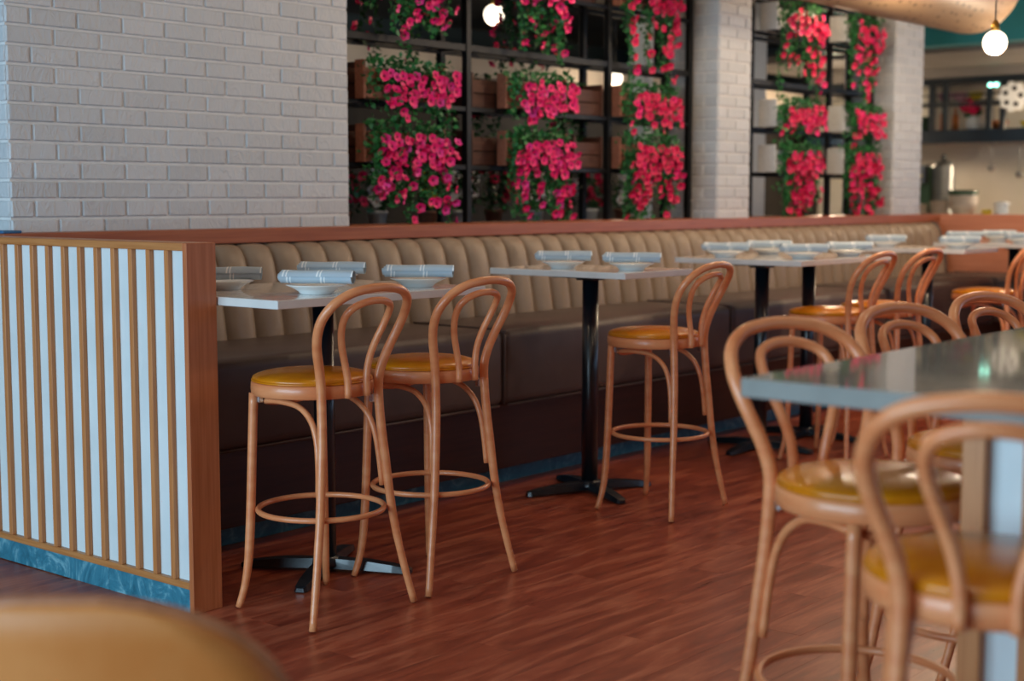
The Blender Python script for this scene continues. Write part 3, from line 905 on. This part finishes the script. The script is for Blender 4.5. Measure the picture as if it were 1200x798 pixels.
pendant(7.924, 3.198, 2.246, 'lit globe bulb hanging on a black cord in front of the perforated duct', 38)
pendant(8.14, 7.02, 2.72, 'lit globe bulb hanging in the room behind the wide trellis', 8, .075)
pendant(10.98, 8.0, 2.49, 'small lit globe bulb hanging far behind the last bay of the wide trellis', 8, .07)

# ------------------------------------------------------------------ perforated duct
bm = bmesh.new()
pth = [(2.0 + i * .45, 4.62, 2.93) for i in range(20)] + [(10.9, 4.62, 2.93)] + [(10.9 + .45 * math.sin(a), 4.62, 2.93 + .45 * (1 - math.cos(a))) for a in [i * PI / 16 for i in range(1, 8)]] + [(11.36, 4.62, 3.42)]
add_tube(bm, pth, .285, 32, uv=True)
dct = tag(bm_obj('air_duct', bm, 'perforated_duct'), 'fat tan perforated air duct running under the ceiling', 'duct')

# ------------------------------------------------------------------ end panel and kitchen beyond
struct('wall_end_panel', 11.86, 11.98, -1.0, 5.39, 0, 1.258, 'end_panel_wood', bev=.003)
struct('beam_2', 13.0, 13.3, -5, 7.0, 2.80, 3.35, 'teal_paint')
struct('ceiling_kitchen', 13.3, 17, -5, 8.3, 2.76, 2.84, 'grey_paint')
struct('wall_kitchen', 15.9, 16.0, 2, 11.4, 0, 2.76, 'kitchen_tile')
kc = tag(empty('kitchen_counter', (14.1, 5, 0)), 'kitchen service counter behind the wood end panel', 'counter')
def kb(par, name, x0, x1, y0, y1, z0, z1, mat, bev=.003):
    o = box(name, x0, x1, y0, y1, z0, z1, mat, par, bev); o.location = Vector(o.location) - par.location; return o
kb(kc, 'counter_body', 13.65, 14.55, 3, 8, 0, 1.165, 'end_panel_wood'); kb(kc, 'counter_top', 13.6, 14.6, 2.98, 8.02, 1.165, 1.20, 'stone_white')
# glazed shelf over the pass
sh = tag(empty('pass_shelf', (15.1, 6, 1.97)), 'black framed glazed shelf unit hanging over the kitchen pass', 'shelf')
kb(sh, 'fascia', 14.9, 15.3, 3.6, 8.2, 1.975, 2.11, 'blue_black')
kb(sh, 'top_rail', 14.9, 15.3, 3.6, 8.2, 2.59, 2.66, 'black_metal')
for yy in (7.4, 6.695, 6.545, 6.067, 5.92, 5.45, 4.9, 4.3, 3.65):
    kb(sh, 'mullion', 14.92, 14.97, yy - .03, yy + .03, 2.11, 2.59, 'black_metal')
kb(sh, 'bulkhead', 14.9, 15.3, 3.6, 8.2, 2.66, 2.758, 'grey_paint')
kb(sh, 'crossbar', 14.93, 14.96, 3.6, 8.2, 2.355, 2.39, 'black_metal')
kb(sh, 'crossbar', 14.93, 14.96, 3.6, 8.2, 2.47, 2.485, 'black_metal')
for k, (ya, yc) in enumerate([(6.695, 7.4), (6.545, 6.695), (6.067, 6.545), (5.45, 5.92)]):
    kb(sh, 'glass_pane', 14.94, 14.95, ya - .0 + .03, yc - .03, 2.11, 2.59, 'clear_glass', 0)
def lobj(name, prof, mat, loc, label, cat, group=None, seg=20):
    o = lathe(name, prof, mat, None, seg, loc); return tag(o, label, cat, group)
# things on the shelf
v = tag(empty('flower_vase', (14.78, 6.30, 2.11)), 'white vase of red flowers standing on the kitchen pass shelf', 'vase')
v.location.x = 15.08
lathe('vase', [(0, 0), (.05, 0), (.07, .05), (.062, .11), (.045, .14), (.05, .15)], 'white_enamel', v, 18)
bm = bmesh.new(); rn = random.Random(5)
for i in range(60): leaf_quads(bm, Vector((rn.gauss(0, .05), rn.gauss(0, .05), .16 + rn.random() * .08)), .06, rn)
tag(bm_obj('foliage', bm, 'leaf', v), kind='stuff')
for i in range(22):
    f = bpy.data.objects.new('flower', FM['red'][1]); COL.objects.link(f); f.parent = v
    f.location = (-.05 + rn.gauss(0, .03), rn.gauss(0, .055), .20 + rn.random() * .10); f.scale = (1.5, 1.5, 1.5)
    f.rotation_euler = Vector((-1, rn.gauss(0, .4), rn.gauss(.2, .4))).to_track_quat('Z', 'Y').to_euler()
shelf_items = [
    ('jar', 6.62, .045, .20, 'copper', 'tall copper coloured jar on the kitchen pass shelf'),
    ('bottle', 6.50, .035, .24, 'copper', 'slim copper bottle on the kitchen pass shelf'),
    ('bowl', 6.02, .10, .09, 'copper', 'orange copper bowl on the kitchen pass shelf'),
    ('canister', 6.86, .10, .16, 'green_glass', 'grey green canister on the kitchen pass shelf'),
    ('jug', 6.19, .05, .22, 'cream', 'cream jug on the kitchen pass shelf'),
    ('bowl', 5.68, .12, .08, 'yellow_enamel', 'yellow bowl on the kitchen pass shelf')]
for nm, yy, r, h, mt, lb in shelf_items:
    if nm == 'bowl': pr = [(0, 0), (r * .45, 0), (r * .8, h * .45), (r, h), (r * .95, h), (r * .7, h * .5), (0, h * .2)]
    elif nm == 'bottle': pr = [(0, 0), (r, 0), (r, h * .6), (r * .4, h * .75), (r * .35, h), (0, h)]
    elif nm == 'jug': pr = [(0, 0), (r, 0), (r * 1.1, h * .4), (r * .7, h * .8), (r * .85, h), (0, h * .95)]
    else: pr = [(0, 0), (r, 0), (r * 1.05, h * .1), (r * 1.05, h * .85), (r * .8, h * .95), (r * .8, h), (0, h)]
    lobj(nm, pr, mt, (15.1, yy, 2.11), lb, nm)
for k, (yy, mt, lb) in enumerate([(6.62, 'pink_ceramic', 'pink bowl on the upper glass shelf above the copper jar'), (6.46, 'pink_ceramic', 'pink bowl on the upper glass shelf beside the mullion'), (6.28, 'yellow_enamel', 'yellow bowl on the upper glass shelf')]):
    lobj('bowl', [(0, 0), (.04, 0), (.07, .05), (.08, .09), (.075, .09), (.06, .05), (0, .02)], mt, (15.1, yy, 2.42), lb, 'bowl')
kb(sh, 'upper_shelf', 15.0, 15.28, 3.6, 8.2, 2.405, 2.42, 'steel')
for yy in (6.045, 5.985):
    o = lathe('spot_lamp', [(0, -.022), (.02, -.014), (.028, 0), (.02, .014), (0, .022)], 'lit_led', sh, 14, (14.90 - 15.1, yy - 6, 2.56 - 1.97))
# pierced round ornament
bm = bmesh.new()
n = 48
ring = []
o_r = [(.145 + .014 * math.cos(9 * 2 * PI * k / n)) for k in range(n)]
f0 = [bm.verts.new((0, o_r[k] * math.cos(2 * PI * k / n), o_r[k] * math.sin(2 * PI * k / n))) for k in range(n)]
face = bm.faces.new(f0)
r = bmesh.ops.extrude_face_region(bm, geom=[face])
for vv in [g for g in r['geom'] if isinstance(g, bmesh.types.BMVert)]: vv.co.x += .03
bmesh.ops.recalc_face_normals(bm, faces=bm.faces[:])
orn = tag(empty('pierced_ornament', (14.88, 5.80, 2.43)), 'white scalloped disc with dark holes on the pass shelf frame', 'ornament')
bm_obj('disc', bm, 'white_enamel', orn)
for a in range(5):
    an = a * 2 * PI / 5 + .5
    bm = bmesh.new(); add_lathe(bm, [(0, -.004), (.026, -.004), (.026, .02), (0, .02)], 14)
    h = bm_obj('hole', bm, 'trellis_metal', orn); h.rotation_euler = (0, PI / 2, 0); h.location = (.004 - .004, .085 * math.cos(an), .085 * math.sin(an))
# things on the counter
u = tag(empty('coffee_urn', (14.1, 6.18, 1.20)), 'tall stainless steel coffee urn on the kitchen counter', 'urn')
lathe('body', [(0, 0), (.13, 0), (.13, .04), (.115, .06), (.115, .50), (.09, .56), (0, .58)], 'steel', u, 24)
lathe('lid_knob', [(0, .57), (.02, .57), (.028, .60), (.02, .63), (0, .635)], 'black_metal', u, 12)
o = tube('tap', [(-.11, 0, .12), (-.17, 0, .12), (-.18, 0, .08)], .012, 'black_metal', u, 8)
m = tag(empty('espresso_machine', (14.1, 6.42, 1.20)), 'dark espresso machine beside the steel urn, next to the brick pillar', 'machine')
kb2 = lambda nm, a, b, c, d, e, f, mt: box(nm, a, b, c, d, e, f, mt, m, .006)
kb2('body', -.05, .2, -.13, .13, 0, .52, 'green_glass'); kb2('drip_tray', -.2, -.05, -.12, .12, 0, .06, 'steel'); kb2('brew_head', -.18, -.05, -.11, .11, .34, .52, 'steel')
kb2('front_panel', -.19, -.18, -.1, .1, .40, .43, 'yellow_enamel')
ORD = 'first second third fourth fifth sixth seventh eighth ninth tenth'.split()
stack = [(6.30, .10, 8), (6.08, .10, 10)]
for yy, r, n in stack:
    for k in range(n):
        lobj('side_plate', [(0, 0), (r * .6, 0), (r, .016), (r * .98, .018), (r * .6, .006), (0, .005)], 'cream', (13.8, yy, 1.20 + k * .0165), 'cream plate, %s from the bottom of the %s stack on the kitchen counter' % (ORD[k], 'shorter' if n == 8 else 'taller'), 'plate', 'stacked cream plates, %s stack' % ('shorter' if n == 8 else 'taller'))
for k in range(3):
    lobj('mixing_bowl', [(0, 0), (.07, 0), (.125, .09), (.15, .17), (.145, .17), (.12, .10), (0, .02)], 'cream' if k < 2 else 'green_glass', (13.85, 5.86, 1.20 + k * .05), 'wide mixing bowl nested %s in the pile on the counter' % ['at the bottom', 'in the middle', 'on top'][k], 'bowl', 'nested mixing bowls')
c = tag(empty('canister', (13.85, 5.47, 1.20)), 'white canister with an overhanging lid on the kitchen counter', 'canister')
lathe('body', [(0, 0), (.06, 0), (.062, .13), (0, .13)], 'white_enamel', c, 20); lathe('lid', [(0, .13), (.08, .13), (.08, .145), (.03, .16), (0, .16)], 'white_enamel', c, 20)
tag(box('cutting_board', 13.7, 13.95, 5.55, 5.75, 1.20, 1.215, 'oak', None, .004), 'pale cutting board lying on the kitchen counter', 'board')
lobj('lemon_bowl', [(0, 0), (.03, 0), (.045, .03), (.05, .065), (.046, .065), (.03, .02), (0, .012)], 'yellow_enamel', (13.85, 5.62, 1.215), 'small yellow bowl on the cutting board', 'bowl')
for k, (yy, zz, lb) in enumerate([(5.53, 1.63, 'steel ladle hanging from the pass shelf, longer one'), (5.83, 1.70, 'steel ladle hanging from the pass shelf, shorter one')]):
    l = tag(empty('ladle', (14.95, yy + .2, zz)), lb, 'ladle', 'ladles under the pass shelf')
    tube('handle', [(0, 0, .03), (0, 0, 1.975 - zz)], .006, 'steel', l, 6)
    lathe('cup', [(0, -.03), (.03, -.02), (.042, .01), (.04, .03), (.03, .0), (0, -.02)], 'steel', l, 14)
pendant(14.6, 5.0, 2.2, 'lit globe bulb hanging in the kitchen', 50, .06)
pendant(14.4, 7.6, 2.2, 'lit globe bulb hanging in the kitchen behind the pillar', 50, .06)
